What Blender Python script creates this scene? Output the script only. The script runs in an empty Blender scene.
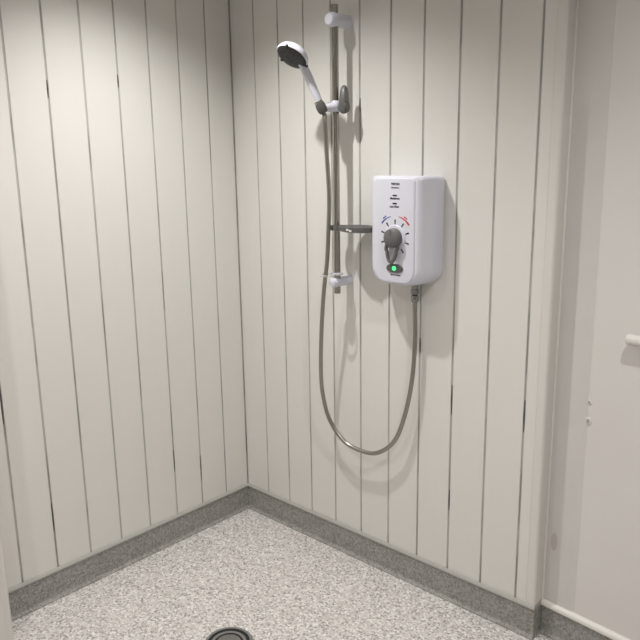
import bpy, bmesh, math
from mathutils import Vector, Matrix
PI = math.pi
C = bpy.context.scene.collection
S = bpy.context.scene

# ------------------------------------------------------------------ camera
CAM = Vector((2.2658, -1.9499, 1.5179))
yaw, pit, rol = -0.7487, 0.2205, -0.01557
fw = Vector((math.sin(yaw)*math.cos(pit), math.cos(yaw)*math.cos(pit), -math.sin(pit)))
r0 = Vector((math.cos(yaw), -math.sin(yaw), 0)); u0 = r0.cross(fw)
r2 = r0*math.cos(rol)+u0*math.sin(rol); u2 = -r0*math.sin(rol)+u0*math.cos(rol)
cd = bpy.data.cameras.new('camera'); co = bpy.data.objects.new('camera', cd); C.objects.link(co)
cd.sensor_width = 36; cd.lens = 717.5/640*36; cd.clip_start = 0.02
co.matrix_world = Matrix(((r2.x, u2.x, -fw.x, CAM.x), (r2.y, u2.y, -fw.y, CAM.y), (r2.z, u2.z, -fw.z, CAM.z), (0, 0, 0, 1)))
S.camera = co

# ------------------------------------------------------------------ world, exposure
w = bpy.data.worlds.new('world'); S.world = w; w.use_nodes = True
w.node_tree.nodes['Background'].inputs[0].default_value = (0.5, 0.5, 0.5, 1)
w.node_tree.nodes['Background'].inputs[1].default_value = 0.05
vs = S.view_settings; vs.view_transform = 'Standard'; vs.look = 'None'; vs.gamma = 1; vs.use_curve_mapping = False
vs.exposure = 0.87
CEIL = 2.40
# ceiling downlights, the last two added as fill light: position, power, cone, blend
LAMPS = [((0.56, -0.65), 39, 124, 1.0), ((2.05, -0.90), 31, 150, 1.0), ((1.90, -2.2), 12, 150, 0.9), ((0.60, -1.75), 20, 140, 1.0)]

# ------------------------------------------------------------------ helpers
def obj(name, bm, mat, parent=None, smooth=False, bevel=0, angle=40):
    me = bpy.data.meshes.new(name)
    bmesh.ops.recalc_face_normals(bm, faces=bm.faces[:])
    bm.to_mesh(me); bm.free()
    if mat: me.materials.append(mat)
    o = bpy.data.objects.new(name, me); C.objects.link(o)
    if parent: o.parent = parent
    if bevel:
        b = o.modifiers.new('bevel', 'BEVEL'); b.width = bevel; b.segments = 3; b.limit_method = 'ANGLE'; b.angle_limit = 0.7
    if smooth:
        me.polygons.foreach_set('use_smooth', [True]*len(me.polygons))
        me.set_sharp_from_angle(angle=math.radians(angle))
    return o
def tag(o, label=None, cat=None, group=None, kind=None):
    if label: o['label'] = label
    if cat: o['category'] = cat
    if group: o['group'] = group
    if kind: o['kind'] = kind
    return o
def empty(name, loc=(0, 0, 0)):
    o = bpy.data.objects.new(name, None); C.objects.link(o); o.location = loc; o.empty_display_size = 0.05
    return o
def box(bm, a, b):
    vs_ = [bm.verts.new((x, y, z)) for z in (a[2], b[2]) for y in (a[1], b[1]) for x in (a[0], b[0])]
    for f in ((0, 1, 3, 2), (4, 6, 7, 5), (0, 4, 5, 1), (2, 3, 7, 6), (0, 2, 6, 4), (1, 5, 7, 3)):
        bm.faces.new([vs_[i] for i in f])
def loft(bm, rings, cap=True, closed=True):
    """rings: lists of equal length of points"""
    R = [[bm.verts.new(p) for p in r] for r in rings]
    n = len(R[0])
    for a, b in zip(R, R[1:]):
        for i in range(n if closed else n-1):
            j = (i+1) % n
            bm.faces.new((a[i], a[j], b[j], b[i]))
    if cap:
        bm.faces.new(R[0][::-1]); bm.faces.new(R[-1])
    return R
def frame(d):
    d = Vector(d).normalized()
    h = Vector((0, 0, 1)) if abs(d.z) < 0.9 else Vector((1, 0, 0))
    a = d.cross(h).normalized(); b = a.cross(d).normalized()
    return d, a, b
def lathe(bm, o, d, prof, n=32, sx=1.0, sy=1.0):
    """prof: (distance along d, radius)"""
    o = Vector(o); d, a, b = frame(d)
    rings = []
    for t, r in prof:
        rings.append([o+d*t+a*(r*sx*math.cos(2*PI*i/n))+b*(r*sy*math.sin(2*PI*i/n)) for i in range(n)])
    loft(bm, rings)
def sweep(bm, pts, rad, n=12):
    """tube with parallel transport; rad is a number or list"""
    pts = [Vector(p) for p in pts]
    m = len(pts)
    rad = rad if isinstance(rad, (list, tuple)) else [rad]*m
    t0 = (pts[1]-pts[0]).normalized(); _, a, _ = frame(t0)
    rings = []
    for i in range(m):
        t = (pts[min(i+1, m-1)]-pts[max(i-1, 0)]).normalized()
        a = (a-t*a.dot(t)).normalized(); b = t.cross(a)
        rings.append([pts[i]+a*(rad[i]*math.cos(2*PI*k/n))+b*(rad[i]*math.sin(2*PI*k/n)) for k in range(n)])
    loft(bm, rings)
def catmull(P, step):
    P = [Vector(p) for p in P]; Q = [P[0]*2-P[1]]+P+[P[-1]*2-P[-2]]
    out = []
    for i in range(1, len(Q)-2):
        p0, p1, p2, p3 = Q[i-1:i+3]
        k = max(2, int((p2-p1).length/step))
        for j in range(k):
            t = j/k
            out.append(0.5*((2*p1)+(p2-p0)*t+(2*p0-5*p1+4*p2-p3)*t*t+(3*p1-p0-3*p2+p3)*t**3))
    out.append(P[-1]); return out
def rrect(hw, hh, r, n=6, rb=None):
    """rounded rectangle outline (x,z), r for the top corners, rb for the bottom corners"""
    rb = r if rb is None else rb
    out = []
    for cx, cz, a0, rr in ((hw-r, hh-r, 0, r), (-hw+r, hh-r, 90, r), (-hw+rb, -hh+rb, 180, rb), (hw-rb, -hh+rb, 270, rb)):
        for k in range(n+1):
            a = math.radians(a0+90*k/n); out.append((cx+rr*math.cos(a), cz+rr*math.sin(a)))
    return out
def prism_xz(bm, outline, y0, y1, ox=0, oz=0):
    loft(bm, [[(ox+x, y0, oz+z) for x, z in outline], [(ox+x, y1, oz+z) for x, z in outline]])

# ------------------------------------------------------------------ materials
def mat(name, col, rough=0.5, metal=0.0, **kw):
    m = bpy.data.materials.new(name); m.use_nodes = True
    b = m.node_tree.nodes['Principled BSDF']
    b.inputs['Base Color'].default_value = (*col, 1); b.inputs['Roughness'].default_value = rough; b.inputs['Metallic'].default_value = metal
    for k, v in kw.items(): b.inputs[k.replace('_', ' ')].default_value = v
    return m
def nodes(m): return m.node_tree.nodes, m.node_tree.links, m.node_tree.nodes['Principled BSDF']
def noisy(m, c1, c2, scale, stretch=(1, 1, 1), bump=0.0, detail=4, lo=0.35, hi=0.65):
    N, L, b = nodes(m)
    tc = N.new('ShaderNodeTexCoord'); mp = N.new('ShaderNodeMapping'); mp.inputs['Scale'].default_value = stretch
    nz = N.new('ShaderNodeTexNoise'); nz.inputs['Scale'].default_value = scale; nz.inputs['Detail'].default_value = detail
    cr = N.new('ShaderNodeValToRGB'); cr.color_ramp.elements[0].position = lo; cr.color_ramp.elements[1].position = hi
    cr.color_ramp.elements[0].color = (*c1, 1); cr.color_ramp.elements[1].color = (*c2, 1)
    L.new(tc.outputs['Object'], mp.inputs[0]); L.new(mp.outputs[0], nz.inputs['Vector']); L.new(nz.outputs['Fac'], cr.inputs[0]); L.new(cr.outputs[0], b.inputs['Base Color'])
    if bump:
        bp = N.new('ShaderNodeBump'); bp.inputs['Strength'].default_value = bump; bp.inputs['Distance'].default_value = 0.002
        L.new(nz.outputs['Fac'], bp.inputs['Height']); L.new(bp.outputs[0], b.inputs['Normal'])
    return m
M = {}
M['board'] = noisy(mat('gloss_pvc_board', (.74, .72, .68), 0.34), (.725, .71, .678), (.755, .742, .712), 3.0, (1, 1, .3))
M['groove'] = noisy(mat('grey_joint', (.25, .24, .22), 0.7), (.30, .295, .28), (.46, .455, .435), 6.0, (1, 1, .8), lo=.38, hi=.55)
M['mould'] = mat('black_mould', (.09, .086, .08), 0.8)
M['plaster'] = noisy(mat('painted_plaster', (.68, .66, .62), 0.5), (.70, .675, .652), (.73, .708, .685), 2.2, bump=.08)
M['band'] = noisy(mat('darker_plaster', (.62, .60, .56), 0.5), (.62, .60, .58), (.65, .632, .61), 5, bump=.1)
M['stain'] = mat('damp_stain', (.50, .47, .455), 0.5)
M['trim'] = mat('white_pvc_trim', (.70, .68, .65), 0.35)
M['cap'] = mat('pale_capping', (.40, .395, .365), 0.45)
M['whitecap'] = mat('white_capping', (.74, .72, .68), 0.4)
M['ceiling'] = mat('ceiling_paint', (.78, .77, .74), 0.8)
M['white'] = mat('white_gloss_plastic', (.69, .695, .775), 0.25)
M['panel'] = mat('white_front_plastic', (.68, .685, .765), 0.3)
M['rail'] = mat('brushed_chrome', (.40, .385, .35), 0.22, 1.0)
M['chrome'] = mat('chrome', (.75, .75, .75), 0.12, 1.0)
M['nut'] = mat('dull_chrome', (.30, .30, .29), 0.25, 1.0)
M['hose'] = mat('steel_hose', (.36, .345, .31), 0.3, 1.0)
M['dark'] = mat('dark_grey_plastic', (.105, .103, .10), 0.4)
M['knob'] = mat('grey_knob_plastic', (.13, .128, .128), 0.45)
M['black'] = mat('black_face_plastic', (.022, .023, .024), 0.45)
M['ink'] = mat('dark_print', (.025, .025, .05), 0.5)
M['blue'] = mat('blue_print', (.03, .05, .30), 0.5)
M['red'] = mat('red_print', (.55, .02, .05), 0.5)
M['led'] = mat('green_lamp', (.02, .5, .12), 0.3)
M['led'].node_tree.nodes['Principled BSDF'].inputs['Emission Color'].default_value = (.06, 1, .25, 1)
M['led'].node_tree.nodes['Principled BSDF'].inputs['Emission Strength'].default_value = 0.9
M['lens'] = mat('lamp_lens', (.9, .9, .9), 0.3)
M['lens'].node_tree.nodes['Principled BSDF'].inputs['Emission Color'].default_value = (1, .95, .87, 1)
M['lens'].node_tree.nodes['Principled BSDF'].inputs['Emission Strength'].default_value = 6
M['smoke'] = mat('smoked_plastic', (.20, .20, .195), 0.2, Transmission_Weight=0.25, IOR=1.2)
M['clear'] = mat('clear_plastic', (.92, .92, .92), 0.08, Transmission_Weight=0.75, IOR=1.3)
M['drain'] = mat('drain_steel', (.36, .36, .36), 0.42, 1.0)
M['draindark'] = mat('drain_gap', (.02, .02, .02), 0.8)

def vinyl(name, base, light, dark):
    m = mat(name, base, 0.55); N, L, b = nodes(m)
    tc = N.new('ShaderNodeTexCoord')
    v = N.new('ShaderNodeTexVoronoi'); v.inputs['Scale'].default_value = 165
    L.new(tc.outputs['Object'], v.inputs['Vector'])
    sep = N.new('ShaderNodeSeparateColor'); L.new(v.outputs['Color'], sep.inputs[0])
    cr = N.new('ShaderNodeValToRGB'); e = cr.color_ramp; e.interpolation = 'CONSTANT'
    e.elements[0].position = 0; e.elements[0].color = (*dark, 1)
    e.elements[1].position = .84; e.elements[1].color = (*light, 1)
    mid = tuple((a*.6+b_*.4) for a, b_ in zip(base, dark))
    for pos, c in ((.13, mid), (.34, base), (.62, tuple(x*1.13 for x in base))):
        k = e.elements.new(pos); k.color = (*c, 1)
    L.new(sep.outputs[0], cr.inputs[0])
    n2 = N.new('ShaderNodeTexNoise'); n2.inputs['Scale'].default_value = 420; L.new(tc.outputs['Object'], n2.inputs['Vector'])
    mx = N.new('ShaderNodeMix'); mx.data_type = 'RGBA'; mx.blend_type = 'OVERLAY'; mx.inputs[0].default_value = .5
    L.new(cr.outputs[0], mx.inputs[6]); L.new(n2.outputs['Fac'], mx.inputs[7]); L.new(mx.outputs[2], b.inputs['Base Color'])
    bp = N.new('ShaderNodeBump'); bp.inputs['Strength'].default_value = .25; bp.inputs['Distance'].default_value = .001
    L.new(n2.outputs['Fac'], bp.inputs['Height']); L.new(bp.outputs[0], b.inputs['Normal'])
    return m
M['floor'] = vinyl('speckled_vinyl', (.60, .572, .552), (.80, .78, .765), (.33, .31, .297))
M['skirt'] = vinyl('speckled_vinyl_skirting', (.29, .285, .265), (.36, .355, .335), (.215, .205, .19))

# ------------------------------------------------------------------ room shell
X1, Y0 = 3.3, -2.9          # far side wall, wall behind the camera
SK = 0.1105                 # skirting height
ENDX = 1.372                # end of the panelled back wall
REC = 0.052                 # depth of the plain wall behind the panels
PW = math.radians(5)        # the plain wall runs slightly out of square
bm = bmesh.new(); box(bm, (-.1, Y0-.1, -.05), (X1+.1, .2, 0)); floor = tag(obj('floor', bm, M['floor']), kind='structure')
bm = bmesh.new(); box(bm, (-.1, Y0-.1, CEIL), (X1+.1, .2, CEIL+.05)); tag(obj('ceiling', bm, M['ceiling']), kind='structure')
bm = bmesh.new(); box(bm, (X1, Y0-.1, 0), (X1+.1, .2, CEIL)); tag(obj('wall_right', bm, M['plaster']), kind='structure')
bm = bmesh.new(); box(bm, (0, Y0-.1, 0), (X1, Y0, CEIL)); tag(obj('wall_front', bm, M['plaster']), kind='structure')

BT = 0.003                  # how proud the boards stand of the joint
G = 0.0068                  # joint width
PITCH = 0.13
LJ = [-(0.9484+i)*PITCH for i in range(8)]
RJ = [(1.0229+i)*PITCH for i in range(10)]
# left wall: backing, then boards
bm = bmesh.new(); box(bm, (-.1, -1.30, 0), (-BT, .1, CEIL)); wl = tag(obj('wall_left', bm, M['groove']), kind='structure')
bm = bmesh.new(); box(bm, (-.1, BT, 0), (ENDX-.012, .2, CEIL)); wb = tag(obj('wall_back', bm, M['groove']), kind='structure')
def board_mesh(width):
    """a board lying on the back wall: face at y=0, from x=0 to width"""
    bm = bmesh.new(); c = .0012
    prof = [(0, BT), (0, c), (c, 0), (width-c, 0), (width, c), (width, BT)]
    loft(bm, [[(x, y, SK) for x, y in prof], [(x, y, CEIL) for x, y in prof]])
    bmesh.ops.recalc_face_normals(bm, faces=bm.faces[:])
    me = bpy.data.meshes.new('board'); bm.to_mesh(me); bm.free(); me.materials.append(M['board']); return me
cache = {}
def board(parent, a, b, left):
    wd = round(b-a, 4)
    if wd not in cache: cache[wd] = board_mesh(wd)
    o = bpy.data.objects.new('board', cache[wd]); C.objects.link(o); o.parent = parent
    if left:
        # back wall x -> left wall: +x of the board runs to +y, its face looks to +x
        o.matrix_local = Matrix(((0, -1, 0, 0), (1, 0, 0, a), (0, 0, 1, 0), (0, 0, 0, 1)))
    else:
        o.location = (a, 0, 0)
edges = [-1.14]+LJ[::-1]+[-.0035]
for k, (a, b) in enumerate(zip(edges, edges[1:])):
    board(wl, a+G/2, b-(G/2 if k < len(edges)-2 else 0), True)
edges = [.0035]+RJ+[ENDX-.030]
for k, (a, b) in enumerate(zip(edges, edges[1:])):
    board(wb, a+(G/2 if k else 0), b-(G/2 if k < len(edges)-2 else 0), False)
# mould in the joints (left wall: y, z0, z1 ; back wall: x, z0, z1)
for j, z0, z1 in ((5, 1.722, 1.778), (3, 1.768, 1.812), (7, .69, .845), (6, .25, .358), (1, .213, .325), (2, .298, .392)):
    bm = bmesh.new(); y = LJ[j]; h = (z0+z1)/2
    loft(bm, [[(-BT, y-q*G, z), (-BT+d, y-q*G, z), (-BT+d, y+q*G, z), (-BT, y+q*G, z)] for z, q, d in ((z0, .15, .001), (h, .34, .002), (z1, .2, .001))])
    obj('mould_streak', bm, M['mould'], wl)
for j, z0, z1 in ((7, .68, .784), (7, .334, .408), (9, .686, .79), (6, .874, .923), (4, 1.671, 1.717)):
    bm = bmesh.new(); x = RJ[j]; h = (z0+z1)/2
    loft(bm, [[(x-q*G, BT, z), (x+q*G, BT, z), (x+q*G, BT-d, z), (x-q*G, BT-d, z)] for z, q, d in ((z0, .15, .001), (h, .34, .002), (z1, .2, .001))])
    obj('mould_streak', bm, M['mould'], wb)
# rounded end trim of the panelled wall
bm = bmesh.new()
def endprof(z):
    pts = [(ENDX-.030, 0), (ENDX-.010, -.0012)]
    for k in range(9):
        a = math.radians(90*k/8); pts.append((ENDX-.008+.008*math.sin(a), .0068-.008*math.cos(a)))
    pts += [(ENDX-.001, REC+.02), (ENDX-.030, REC+.02)]
    return [(x, y, z) for x, y in pts]
loft(bm, [endprof(SK), endprof(CEIL)])
tag(obj('trim_1', bm, M['trim'], smooth=True), kind='structure')

# plain wall, slightly out of square
R5 = Matrix.Translation((ENDX, REC, 0)) @ Matrix.Rotation(-PW, 4, 'Z')
def on_plain(o): o.matrix_world = R5; return o
PWL = 2.05
bm = bmesh.new(); box(bm, (-.03, 0, 0), (PWL, .12, CEIL)); wp = on_plain(tag(obj('wall_back_right', bm, M['plaster']), kind='structure'))
# band beside the end trim, slightly darker than the wall, with a ragged paint edge and chips
bm = bmesh.new()
import random
rnd = random.Random(4)
zs = [SK+.01+i*(CEIL-SK-.01)/60 for i in range(61)]
L_ = []; 
for z in zs:
    e = .112+rnd.uniform(-.0012, .0012)
    L_.append([(-.004, -.0002, z), (-.004, -.0012, z), (e-.02, -.0012, z), (e, -.0002, z)])
loft(bm, L_); bd = obj('darker_band', bm, M['band'], wp)
L_ = []
for i in range(43):
    z = .78+i*.038; e = .112+rnd.uniform(-.001, .001); h = .0012+.0012*rnd.random()
    L_.append([(e-h, -.0001, z), (e-h*.5, -.0007, z), (e+h*.5, -.0007, z), (e+h, -.0001, z)])
bm = bmesh.new(); loft(bm, L_); obj('paint_ridge', bm, M['whitecap'], wp)
for z, hw, hh in ((.812, .0075, .008), (.753, .0105, .015)):
    bm = bmesh.new(); lathe(bm, (.114, .001, z), (0, -1, 0), [(0, hw), (.003, hw*.8), (.0045, hw*.45)], 9, 1, hh/hw); obj('paint_chip', bm, M['trim'], wp)
    bm = bmesh.new(); lathe(bm, (.1135, -.003, z+.003), (0, -1, 0), [(0, hw*.5), (.0022, hw*.4)], 7, 1, hh/hw); obj('chip_hole', bm, M['cap'], wp)

bm = bmesh.new(); sweep(bm, [(.001, -.001, z) for z in (SK, .8, 1.6, CEIL)], .004, 8); obj('sealant_bead', bm, M['whitecap'], wp, smooth=True)
bm = bmesh.new(); lathe(bm, (.030, -.0008, .33), (0, -1, 0), [(0, .012), (.0006, .0115)], 20, 1, 2.6); obj('damp_stain', bm, M['stain'], wp)
# left end: a wall return beside the panels
bm = bmesh.new(); box(bm, (-.1, Y0, 0), (.105, -1.135, CEIL)); tag(obj('wall_return', bm, M['plaster'], bevel=.012), kind='structure')
bm = bmesh.new()
ap = [(.100, -1.128), (.112, -1.128), (.119, -1.133), (.121, -1.145), (.117, -1.152), (.117, -1.168), (.122, -1.175), (.122, -1.20), (.100, -1.20)]
loft(bm, [[(x, y, z) for x, y in ap] for z in (0, CEIL)])
tag(obj('trim_2', bm, M['trim'], smooth=True), kind='structure')

# coved skirting: profile (distance from the wall, height)
def cove(r=.012, t=.006, h=SK-.009):
    pts = [(0, h), (t, h)]
    for k in range(9):
        a = math.radians(90*k/8); pts.append((t+r-r*math.cos(a), .0035+r-r*math.sin(a)))
    pts += [(t+r+.001, 0), (0, 0)]
    return pts
CP = cove(); CAPP = [(0, SK-.010), (.0085, SK-.010), (.0105, SK-.006), (.0085, SK-.001), (.004, SK+.003), (0, SK+.003)]
def run(name, path_of, mat_, prof, kind=True):
    """path_of(d, z) gives the polyline of points for a given distance from the wall"""
    bm = bmesh.new()
    cols = [path_of(d, z) for d, z in prof]
    loft(bm, [[c[i] for c in cols] for i in range(len(cols[0]))])
    return obj(name, bm, mat_, None, smooth=True, angle=35)
lp = lambda d, z: [(d, -1.135, z), (d, -d, z)]
bp_ = lambda d, z: [(d, -d, z), (ENDX+d*.35, -d, z), (ENDX+d*.35, REC-.001, z)]
b1 = tag(run('baseboard_left', lp, M['skirt'], CP), kind='structure'); c1 = run('capping_strip', lp, M['cap'], CAPP); c1.parent = b1
b2 = tag(run('baseboard_back', bp_, M['skirt'], CP), kind='structure')
bq = lambda d, z: [(d, -d, z), (ENDX+d*.25, -d, z), (ENDX+d*.25, REC-.001, z)]
c2 = run('capping_strip', bq, M['cap'], CAPP); c2.parent = b2
pl = lambda d, z: [tuple(R5 @ Vector((.004, -d, z))), tuple(R5 @ Vector((PWL, -d, z)))]
b3 = tag(run('baseboard_back_right', pl, M['skirt'], CP), kind='structure')
CAPW = [(0, SK-.013), (.010, SK-.013), (.014, SK-.009), (.0145, SK-.003), (.012, SK+.003), (.006, SK+.007), (0, SK+.008)]
c3 = run('capping_strip', pl, M['whitecap'], CAPW); c3.parent = b3; c3['label'] = 'rounded white capping strip'

# ------------------------------------------------------------------ electric shower
es = tag(empty('electric_shower', (.887, 0, 1.131)), 'white electric shower box with grey dial and green-lit button', 'shower')
EX, EZ = .887, 1.2945
def place(o, parent):
    o.parent = parent; o.matrix_parent_inverse = Matrix.Translation(parent.location).inverted(); return o
bm = bmesh.new()
secs = [(0, .112, .165, .014, .042), (-.004, .112, .165, .014, .042), (-.006, .116, .167, .014, .046), (-.055, .1145, .1685, .014, .050), (-.082, .109, .169, .013, .052), (-.098, .099, .168, .012, .050), (-.106, .090, .1665, .014, .048), (-.109, .083, .165, .012, .044)]
def bow(x, z, hw):
    k = max(0, 1-(x/hw)**2); return z+(.0085*k if z > 0 else -.008*k)
loft(bm, [[(EX+x-.002, y, EZ-.002+bow(x, z, hw)) for x, z in rrect(hw, hh, r, 14, rb)] for y, hw, hh, r, rb in secs])
body = place(obj('cover', bm, M['white'], None, smooth=True, angle=50), es)
bm = bmesh.new()
loft(bm, [[(EX-.0025+x, y, EZ-.002+bow(x, z, hw)) for x, z in rrect(hw, hh, .010, 14, .036)] for y, hw, hh in ((-.106, .0815, .1635), (-.1100, .0795, .1625), (-.1122, .0765, .1605), (-.1128, .0735, .158))])
fp = place(obj('front_panel', bm, M['panel'], None, smooth=True), es)
FY = -.1128
def front(name, bm, m, parent=fp, smooth=False):
    o = obj(name, bm, m, parent, smooth=smooth); return o
DC = (.8895, 1.2705)
bm = bmesh.new(); lathe(bm, (DC[0], FY+.001, DC[1]), (0, -1, 0), [(0, .0405), (.003, .0405), (.0045, .039)], 40)
place(obj('dial_base', bm, M['white'], None, smooth=True), es)
for a in (198, 162, 126, 90, 54, 18, -18, -54):
    ra = math.radians(a); bm = bmesh.new()
    d = Vector((math.cos(ra), 0, math.sin(ra))); n = Vector((-d.z, 0, d.x)); o = Vector((DC[0], FY, DC[1]))
    q = [o+d*r+n*s*wd for r, s, wd in ((.0425, -1, .0018), (.0425, 1, .0018), (.057, 1, .0026), (.057, -1, .0026))]
    loft(bm, [[p+Vector((0, y, 0)) for p in q] for y in (.0004, -.0004)]); front('dial_mark', bm, M['ink'])
def arc(name, a0, a1, m, r, wd, flip=False):
    bm = bmesh.new(); rings = []
    for k in range(13):
        t = k/12; a = math.radians(a0+(a1-a0)*t); h = wd*(t if not flip else 1-t)*.5+wd*.25
        c, s_ = math.cos(a), math.sin(a)
        rings.append([(DC[0]+(r-h)*c, FY+.0004, DC[1]+(r-h)*s_), (DC[0]+(r+h)*c, FY+.0004, DC[1]+(r+h)*s_), (DC[0]+(r+h)*c, FY-.0004, DC[1]+(r+h)*s_), (DC[0]+(r-h)*c, FY-.0004, DC[1]+(r-h)*s_)])
    loft(bm, rings); front(name, bm, m)
arc('cold_arc', 104, 140, M['blue'], .0685, .0034)
arc('hot_arc', 78, 38, M['red'], .0685, .0042)
def text(name, s, x, z, width, height, m, rot=0, heavy=0.0):
    c = bpy.data.curves.new(name, 'FONT'); c.body = s; c.align_x = 'CENTER'; c.align_y = 'CENTER'; c.extrude = .01; c.offset = heavy
    t = bpy.data.objects.new(name, c); C.objects.link(t)
    dg = bpy.context.evaluated_depsgraph_get(); me = bpy.data.meshes.new_from_object(t.evaluated_get(dg))
    bpy.data.objects.remove(t)
    xs = [v.co.x for v in me.vertices]; ys = [v.co.y for v in me.vertices]
    sx = width/(max(xs)-min(xs)); sy = height/(max(ys)-min(ys)); cx = (max(xs)+min(xs))/2; cy = (max(ys)+min(ys))/2
    ca, sa = math.cos(rot), math.sin(rot)
    for v in me.vertices:
        px, pz = (v.co.x-cx)*sx, (v.co.y-cy)*sy
        v.co = Vector((x+px*ca-pz*sa, FY-.0003-v.co.z*.03, z+px*sa+pz*ca))
    me.materials.clear(); me.materials.append(m)
    o = bpy.data.objects.new(name, me); C.objects.link(o); o.parent = fp
text('brand_print', 'TRITON', .8895, 1.4385, .033, .0072, M['ink'], heavy=.05)
text('model_print', 'Omnicare', .889, 1.4275, .032, .0048, M['ink'], heavy=.03)
text('warning_print', 'Shutdown', .888, 1.3940, .037, .0066, M['ink'], heavy=.05)
text('warning_print', 'Low Flow', .887, 1.3685, .036, .0066, M['ink'], heavy=.05)
text('button_print', 'Start / Stop', .893, 1.1505, .040, .0054, M['ink'], heavy=.05)
for s, a, m in (('cool', 124, M['blue']), ('hot', 57, M['red'])):
    ra = math.radians(a); text('temperature_print', s, DC[0]+.0765*math.cos(ra), DC[1]+.0765*math.sin(ra), .014, .0055, m, ra-PI/2, .04)
for z in (1.4030, 1.3780):
    bm = bmesh.new(); prism_xz(bm, rrect(.0085, .0024, .0023, 5), FY+.0005, FY-.0008, .888, z); front('indicator_light', bm, M['ink'])
# knob with its looped lever
bm = bmesh.new(); lathe(bm, (DC[0], FY-.002, DC[1]), (0, -1, 0), [(0, .031), (.012, .0305), (.020, .029), (.0225, .026), (.0232, .0)], 40)
kn = place(obj('dial_knob', bm, M['knob'], None, smooth=True), es)
bm = bmesh.new()
def loop_pts(grow):
    out = []
    for k in range(40):
        a = 2*PI*k/40; cx, cz = math.cos(a), math.sin(a)
        wtop = .028 if cz > 0 else .0235
        out.append(((wtop+grow)*cx*(1 if cz > 0 else (.92+.08*(1+cz)))-.005*(1-cz)*.6, -.038+(.044+grow)*cz))
    return out
for (go, y0, y1) in ((0, -.008, -.017),):
    oi, ii = loop_pts(0), loop_pts(-.0098)
    ring = []
    A = [[bm.verts.new((DC[0]+x, FY+y, DC[1]+z)) for x, z in o_] for o_, y in ((oi, y0), (oi, y1), (ii, y1-.001), (ii, y0))]
    for p in range(4):
        q = (p+1) % 4
        for k in range(40):
            j = (k+1) % 40; bm.faces.new((A[p][k], A[p][j], A[q][j], A[q][k]))
lv = obj('lever', bm, M['knob'], None, smooth=True, bevel=.002); lv.parent = kn
bm = bmesh.new(); box(bm, (DC[0]-.0015, FY-.026, DC[1]+.010), (DC[0]+.0015, FY-.0245, DC[1]+.026))
pt = obj('pointer', bm, M['dark'], None); pt.parent = kn
# start button
bm = bmesh.new(); bo = []
for k in range(40):
    a = 2*PI*k/40; c, s_ = math.cos(a), math.sin(a)
    bo.append((.032*math.copysign(abs(c)**.75, c), .0145*math.copysign(abs(s_)**.85, s_)*(1-.12*(c*c))))
loft(bm, [[(.8905+x*k, y, 1.1725+z*k) for x, z in bo] for y, k in ((FY+.001, 1), (FY-.003, 1), (FY-.0045, .93))])
bt = place(obj('start_button', bm, M['dark'], None, smooth=True), es)
bm = bmesh.new(); lathe(bm, (.8905, FY-.004, 1.1728), (0, -1, 0), [(0, .0075), (.0018, .0075), (.003, .0055), (.0033, 0)], 24)
gl = obj('button_light', bm, M['led'], None, smooth=True); gl.parent = bt
gl['label'] = 'glowing green lamp'

# ------------------------------------------------------------------ slide rail
RX, RY = .604, -.068
sr = tag(empty('slide_rail', (RX, 0, 1.05)), 'tall chrome slide rail bar on white end brackets', 'rail')
bm = bmesh.new(); lathe(bm, (RX, RY, 1.052), (0, 0, 1), [(0, .0105), (.001, .0115), (.957, .0115), (.958, .0105)], 28)
place(obj('rail_tube', bm, M['rail'], None, smooth=True), sr)
for z, r, nm in ((1.962, .0235, 'top'), (1.092, .0175, 'low')):
    bm = bmesh.new(); lathe(bm, (RX, 0, z), (0, -1, 0), [(0, r*.92), (.04, r*.96), (.080, r), (.092, r*.94), (.099, r*.72), (.101, r*.3), (.1012, 0)], 32)
    bk = place(obj('bracket', bm, M['white'], None, smooth=True), sr)
    if nm == 'low':
        bm = bmesh.new(); lathe(bm, (RX, -.0985, z+.003), (0, -1, 0), [(0, .006), (.0035, .0055), (.004, 0)], 16)
        sc = obj('screw_cover', bm, M['panel'], None, smooth=True); sc.parent = bk
# slider: collar on the rail, cup for the handset, clamp lever
SZ = 1.690
CUP = Vector((.586, -.118, SZ-.006)); HD = Vector((-.22, -.42, .88)).normalized()
def slider_part(name, bm, m, parent=None):
    o = obj(name, bm, m, None, smooth=True)
    if parent: o.parent = parent
    else: place(o, sr)
    return o
bm = bmesh.new(); lathe(bm, (RX, RY, SZ-.018), (0, 0, 1), [(0, .016), (.003, .0185), (.033, .0185), (.036, .016)], 28)
col = slider_part('slider_collar', bm, M['white'])
bm = bmesh.new(); ax = (CUP-Vector((RX, RY, SZ))).normalized()
lathe(bm, (RX, RY, SZ), ax, [(.004, .019), (.022, .0165), (.036, .0125), (.047, .0135)], 24); slider_part('slider_neck', bm, M['white'], col)
bm = bmesh.new(); lathe(bm, CUP-HD*.018, HD, [(0, .012), (.003, .0150), (.012, .0175), (.024, .0175), (.032, .0160), (.034, .0155), (.034, .0142), (.004, .0118), (.004, 0)], 28)
slider_part('handset_cup', bm, M['dark'])
# clamp lever on the far side of the collar: round boss with an upward pointed lever
bm = bmesh.new(); KX = Vector((RX+.020, RY+.002, SZ-.002)); kd = Vector((1, .25, 0)).normalized()
lathe(bm, KX, kd, [(0, .014), (.004, .0185), (.022, .019), (.028, .0165), (.030, 0)], 24); boss = slider_part('clamp_knob', bm, M['dark'])
bm = bmesh.new()
_, ka, kb = frame(kd)
out = [(-.020, -.004), (-.018, -.017), (0, -.023), (.018, -.017), (.020, -.004), (.0175, .025), (.012, .047), (.006, .063), (0, .068), (-.006, .063), (-.0115, .047), (-.0165, .025)]
loft(bm, [[KX+kd*t+ka*(x*k)+Vector((0, 0, z*k)) for x, z in out] for t, k in ((.003, .9), (.007, 1), (.020, 1), (.025, .88))]); slider_part('clamp_lever', bm, M['dark'], boss)

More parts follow.
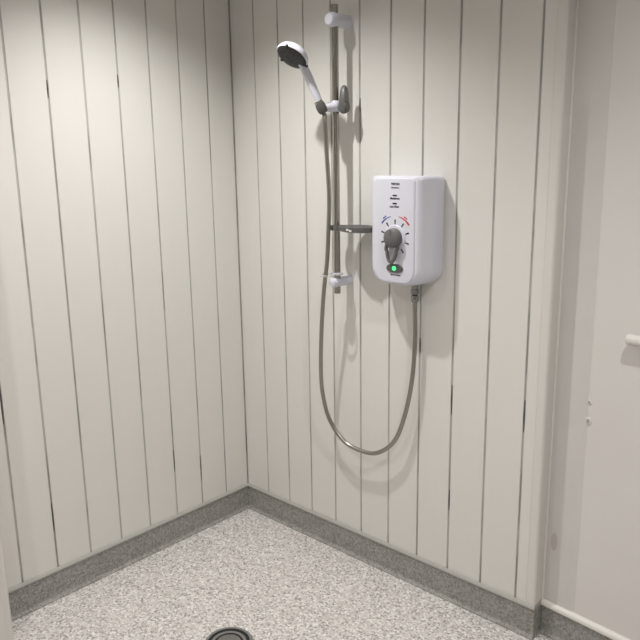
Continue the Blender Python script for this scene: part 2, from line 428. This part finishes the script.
# ------------------------------------------------------------------ hand shower
hs = tag(empty('handheld_shower', tuple(CUP)), 'white handheld shower head with black spray face in its holder', 'shower head')
HB = CUP-HD*.012
HC = Vector((.540, -.204, 1.845))           # centre of the head
NN = Vector((-.05, -.60, -.80)).normalized()  # way the spray face looks
bm = bmesh.new()
dd = (HB-HC).normalized(); q_ = HC-NN*.019+dd*.048
P_ = catmull([HB, HB.lerp(q_, .35)-NN*.001, HB.lerp(q_, .7)-NN*.002, q_, HC-NN*.020+dd*.004], .006)
m_ = len(P_); rr = []
for i in range(m_):
    t = i/(m_-1); rr.append(.0112+.0035*min(1, t*1.6) if t < .62 else .0147-.003*(t-.62)/.38)
sweep(bm, P_, rr, 20); place(obj('handle', bm, M['white'], None, smooth=True), hs)
bm = bmesh.new(); lathe(bm, HB-HD*.001, HD, [(.028, .0128), (.030, .0142), (.037, .0146), (.039, .0135)], 24); place(obj('handle_ring', bm, M['rail'], None, smooth=True), hs)
bm = bmesh.new(); lathe(bm, HC, NN, [(-.033, .006), (-.031, .020), (-.024, .038), (-.013, .051), (-.002, .0555), (.004, .0555), (.006, .0535), (.004, .0515), (.002, .0)], 48)
hd = place(obj('head_shell', bm, M['white'], None, smooth=True, angle=60), hs)
bm = bmesh.new(); lathe(bm, HC, NN, [(.002, .0512), (.0065, .0512), (.0085, .048), (.0092, .02), (.0092, 0)], 48)
fpl = place(obj('spray_face', bm, M['black'], None, smooth=True), hs)
_, na, nb = frame(NN)
for k in range(3):
    a = math.radians(-4+120*k); c = HC+NN*.0045+(na*math.cos(a)+nb*math.sin(a))*.0515
    dr = (na*math.cos(a)+nb*math.sin(a)); bm = bmesh.new(); lathe(bm, c, dr, [(0, .0052), (.0055, .0045), (.0075, .003)], 10); place(obj('selector_tab', bm, M['black'], None, smooth=True), hs)
for ring, cnt in ((.040, 18), (.028, 12), (.016, 7)):
    for k in range(cnt):
        a = 2*PI*k/cnt; c = HC+NN*.0085+(na*math.cos(a)+nb*math.sin(a))*ring
        if ring == .040 and k == 0:
            bm = bmesh.new(); lathe(bm, (0, 0, 0), NN, [(0, .0018), (.0026, .0012)], 6); nz = obj('nozzle', bm, M['dark'], None); nmesh = nz.data; bpy.data.objects.remove(nz)
        o = bpy.data.objects.new('nozzle', nmesh); C.objects.link(o); o.parent = fpl; o.location = c

# ------------------------------------------------------------------ hose
HP = [tuple(CUP-HD*.020), (.594, -.1125, 1.640), (.598, -.110, 1.548), (.603, -.105, 1.398), (.597, -.104, 1.278), (.590, -.106, 1.166), (.574, -.106, 1.065), (.551, -.097, .914), (.535, -.086, .758), (.533, -.075, .658), (.558, -.066, .563), (.623, -.056, .49), (.714, -.05, .473), (.78, -.046, .49), (.844, -.042, .552), (.882, -.038, .652), (.907, -.034, .782), (.915, -.031, .923), (.911, -.03, 1.062)]
ho = tag(empty('shower_hose', HP[0]), 'ribbed steel shower hose hanging in a loop below the shower box', 'hose')
pts = catmull(HP, .0022)
bm = bmesh.new(); sweep(bm, pts, [.0080 if i % 2 else .0072 for i in range(len(pts))], 10); place(obj('hose_tube', bm, M['hose'], None, smooth=True, angle=80), ho)
bm = bmesh.new(); lathe(bm, HP[-1], (0, 0, 1), [(-.010, .0085), (-.007, .0115), (.000, .0125), (.010, .0128), (.0125, .011)], 20); place(obj('hose_cone', bm, M['nut'], None, smooth=True), ho)
bm = bmesh.new(); lathe(bm, HP[-1], (0, 0, 1), [(.0125, .0100), (.0165, .0100)], 20); place(obj('seal_ring', bm, M['black'], None, smooth=True), ho)
bm = bmesh.new(); lathe(bm, HP[-1], (0, 0, 1), [(.0165, .0125), (.018, .0138), (.032, .0138), (.034, .0125)], 6); place(obj('hose_nut', bm, M['nut']), ho)
bm = bmesh.new(); lathe(bm, HP[-1], (0, 0, 1), [(.034, .0105), (.036, .0118), (.050, .0118), (.075, .0118)], 20); place(obj('outlet_pipe', bm, M['nut'], None, smooth=True), es)

# ------------------------------------------------------------------ soap dish, hose guide
DZ = 1.284
sd = tag(empty('soap_dish', (RX, RY, DZ-.010)), 'dark smoked plastic soap dish clipped on the slide rail', 'soap dish')
bm = bmesh.new()
def dish(g):
    pts = []
    for k in range(56):
        a = 2*PI*k/56; c, s_ = math.cos(a), math.sin(a)
        hw = .074+g; x = .697+hw*math.copysign(abs(c)**.85, c); wd = (.054 if c > -.2 else .054-.016*(-c-.2)/.8)+g
        pts.append((x, RY-.002+wd*math.copysign(abs(s_)**.8, s_)))
    return pts
loft(bm, [[(x, y, z) for x, y in dish(g)] for g, z in ((-.012, DZ-.009), (-.003, DZ-.006), (0, DZ+.010), (-.004, DZ+.010), (-.008, DZ-.001), (-.018, DZ-.003))])
place(obj('tray', bm, M['smoke'], None, smooth=True), sd)
def hole_ring(cx, cy, r0, r1, z0, z1, n=40):
    A = [[bm.verts.new((cx+r*math.cos(2*PI*k/n), cy+r*math.sin(2*PI*k/n), z)) for k in range(n)] for r, z in ((r1, z0), (r1, z1), (r0, z1), (r0, z0))]
    for p in range(4):
        for k in range(n):
            bm.faces.new((A[p][k], A[p][(k+1) % n], A[(p+1) % 4][(k+1) % n], A[(p+1) % 4][k]))
bm = bmesh.new(); hole_ring(RX, RY, .0117, .0235, DZ-.008, DZ+.009); place(obj('clip_collar', bm, M['smoke'], None, smooth=True), sd)
bm = bmesh.new(); box(bm, (.696, RY-.0575, DZ-.001), (.706, RY-.0555, DZ+.005)); place(obj('painted_glint', bm, M['whitecap']), sd)  # two white blocks put the glint on the dish front into colour
bm = bmesh.new(); box(bm, (.708, RY-.0575, DZ-.004), (.718, RY-.0555, DZ+.002)); place(obj('painted_glint', bm, M['whitecap']), sd)

GZ = 1.121
hg = tag(empty('hose_guide', (RX, RY, GZ)), 'clear plastic hose guide ring just above the lower rail bracket', 'hose guide')
bm = bmesh.new()
hole_ring(.598, -.1075, .024, .0285, GZ-.0015, GZ+.0035); place(obj('guide_ring', bm, M['clear'], None, smooth=True), hg)
bm = bmesh.new(); hole_ring(RX, RY, .0118, .0215, GZ-.002, GZ+.005); place(obj('guide_collar', bm, M['white'], None, smooth=True), hg)

# ------------------------------------------------------------------ floor drain
dc = Vector((.657, -.675, 0))
fd = tag(empty('floor_drain', dc), 'round grey metal floor drain set in the speckled floor', 'drain')
def ringpart(name, r0, r1, h, m):
    bm = bmesh.new(); n = 64
    A = [[bm.verts.new((dc.x+r*math.cos(2*PI*k/n), dc.y+r*math.sin(2*PI*k/n), z)) for k in range(n)] for r, z in ((r1, 0.0003), (r1-.003, h), (r0, h), (r0, 0.0003))]
    for p in range(4):
        for k in range(n):
            bm.faces.new((A[p][k], A[p][(k+1) % n], A[(p+1) % 4][(k+1) % n], A[(p+1) % 4][k]))
    place(obj(name, bm, m, None, smooth=True), fd)
bm = bmesh.new(); lathe(bm, dc, (0, 0, 1), [(0.0002, .074), (.0012, .074)], 48); place(obj('drain_sump', bm, M['draindark']), fd)
ringpart('outer_rim', .068, .080, .005, M['drain']); ringpart('grate_ring', .047, .060, .0042, M['drain'])
bm = bmesh.new(); lathe(bm, dc, (0, 0, 1), [(0.0003, .040), (.0042, .040), (.0052, .037), (.0056, 0)], 48); place(obj('centre_plate', bm, M['drain'], None, smooth=True), fd)

# ------------------------------------------------------------------ grab rail on the plain wall
gr = tag(empty('grab_rail'), 'white tubular grab rail fixed to the plain painted wall', 'grab rail')
gr.location = R5 @ Vector((.9, 0, 1.012)); gr.rotation_euler = (0, 0, -PW)
def gpart(name, bm, m): o = obj(name, bm, m, None, smooth=True); o.parent = gr; return o
x0 = -.678
bm = bmesh.new(); sweep(bm, [(x0, -.033, .016), (x0+.003, -.033, .016), (x0+.006, -.033, .016), (.0, -.033, .016)], [.011, .0145, .016, .016], 20); gpart('rail_tube', bm, M['trim'])
for x in (-.45, -.03):
    bm = bmesh.new(); lathe(bm, (x, 0, .016), (0, -1, 0), [(0, .036), (.004, .036), (.006, .033), (.007, .014), (.031, .014)], 28); gpart('wall_flange', bm, M['trim'])

# ------------------------------------------------------------------ ceiling downlights and added fill lamps
places = ['above the floor drain', 'over the grab rail wall', 'added as fill light near the front wall', 'added to brighten the left wall, beside the wall return']
for k, ((x, y), pw_, cone, bl) in enumerate(LAMPS):
    dl = tag(empty('ceiling_downlight', (x, y, CEIL)), 'round white recessed ceiling downlight '+places[k], 'downlight', 'ceiling downlights')
    bm = bmesh.new(); n = 40
    A = [[bm.verts.new((r*math.cos(2*PI*q/n), r*math.sin(2*PI*q/n), z)) for q in range(n)] for r, z in ((.045, 0), (.043, -.004), (.033, -.006), (.030, 0))]
    for p in range(4):
        for q in range(n): bm.faces.new((A[p][q], A[p][(q+1) % n], A[(p+1) % 4][(q+1) % n], A[(p+1) % 4][q]))
    o = obj('bezel', bm, M['trim'], dl, smooth=True)
    bm = bmesh.new(); lathe(bm, (0, 0, 0), (0, 0, -1), [(0, .0295), (.002, .0295), (.003, .027)], 32); obj('lamp_lens', bm, M['lens'], dl, smooth=True)
    l = bpy.data.lights.new('downlight_lamp', 'SPOT'); l.energy = pw_; l.color = (1.0, .98, .945); l.spot_size = math.radians(cone); l.spot_blend = bl; l.shadow_soft_size = .022
    lo = bpy.data.objects.new('downlight_lamp', l); C.objects.link(lo); lo.parent = dl; lo.location = (0, 0, -.03)
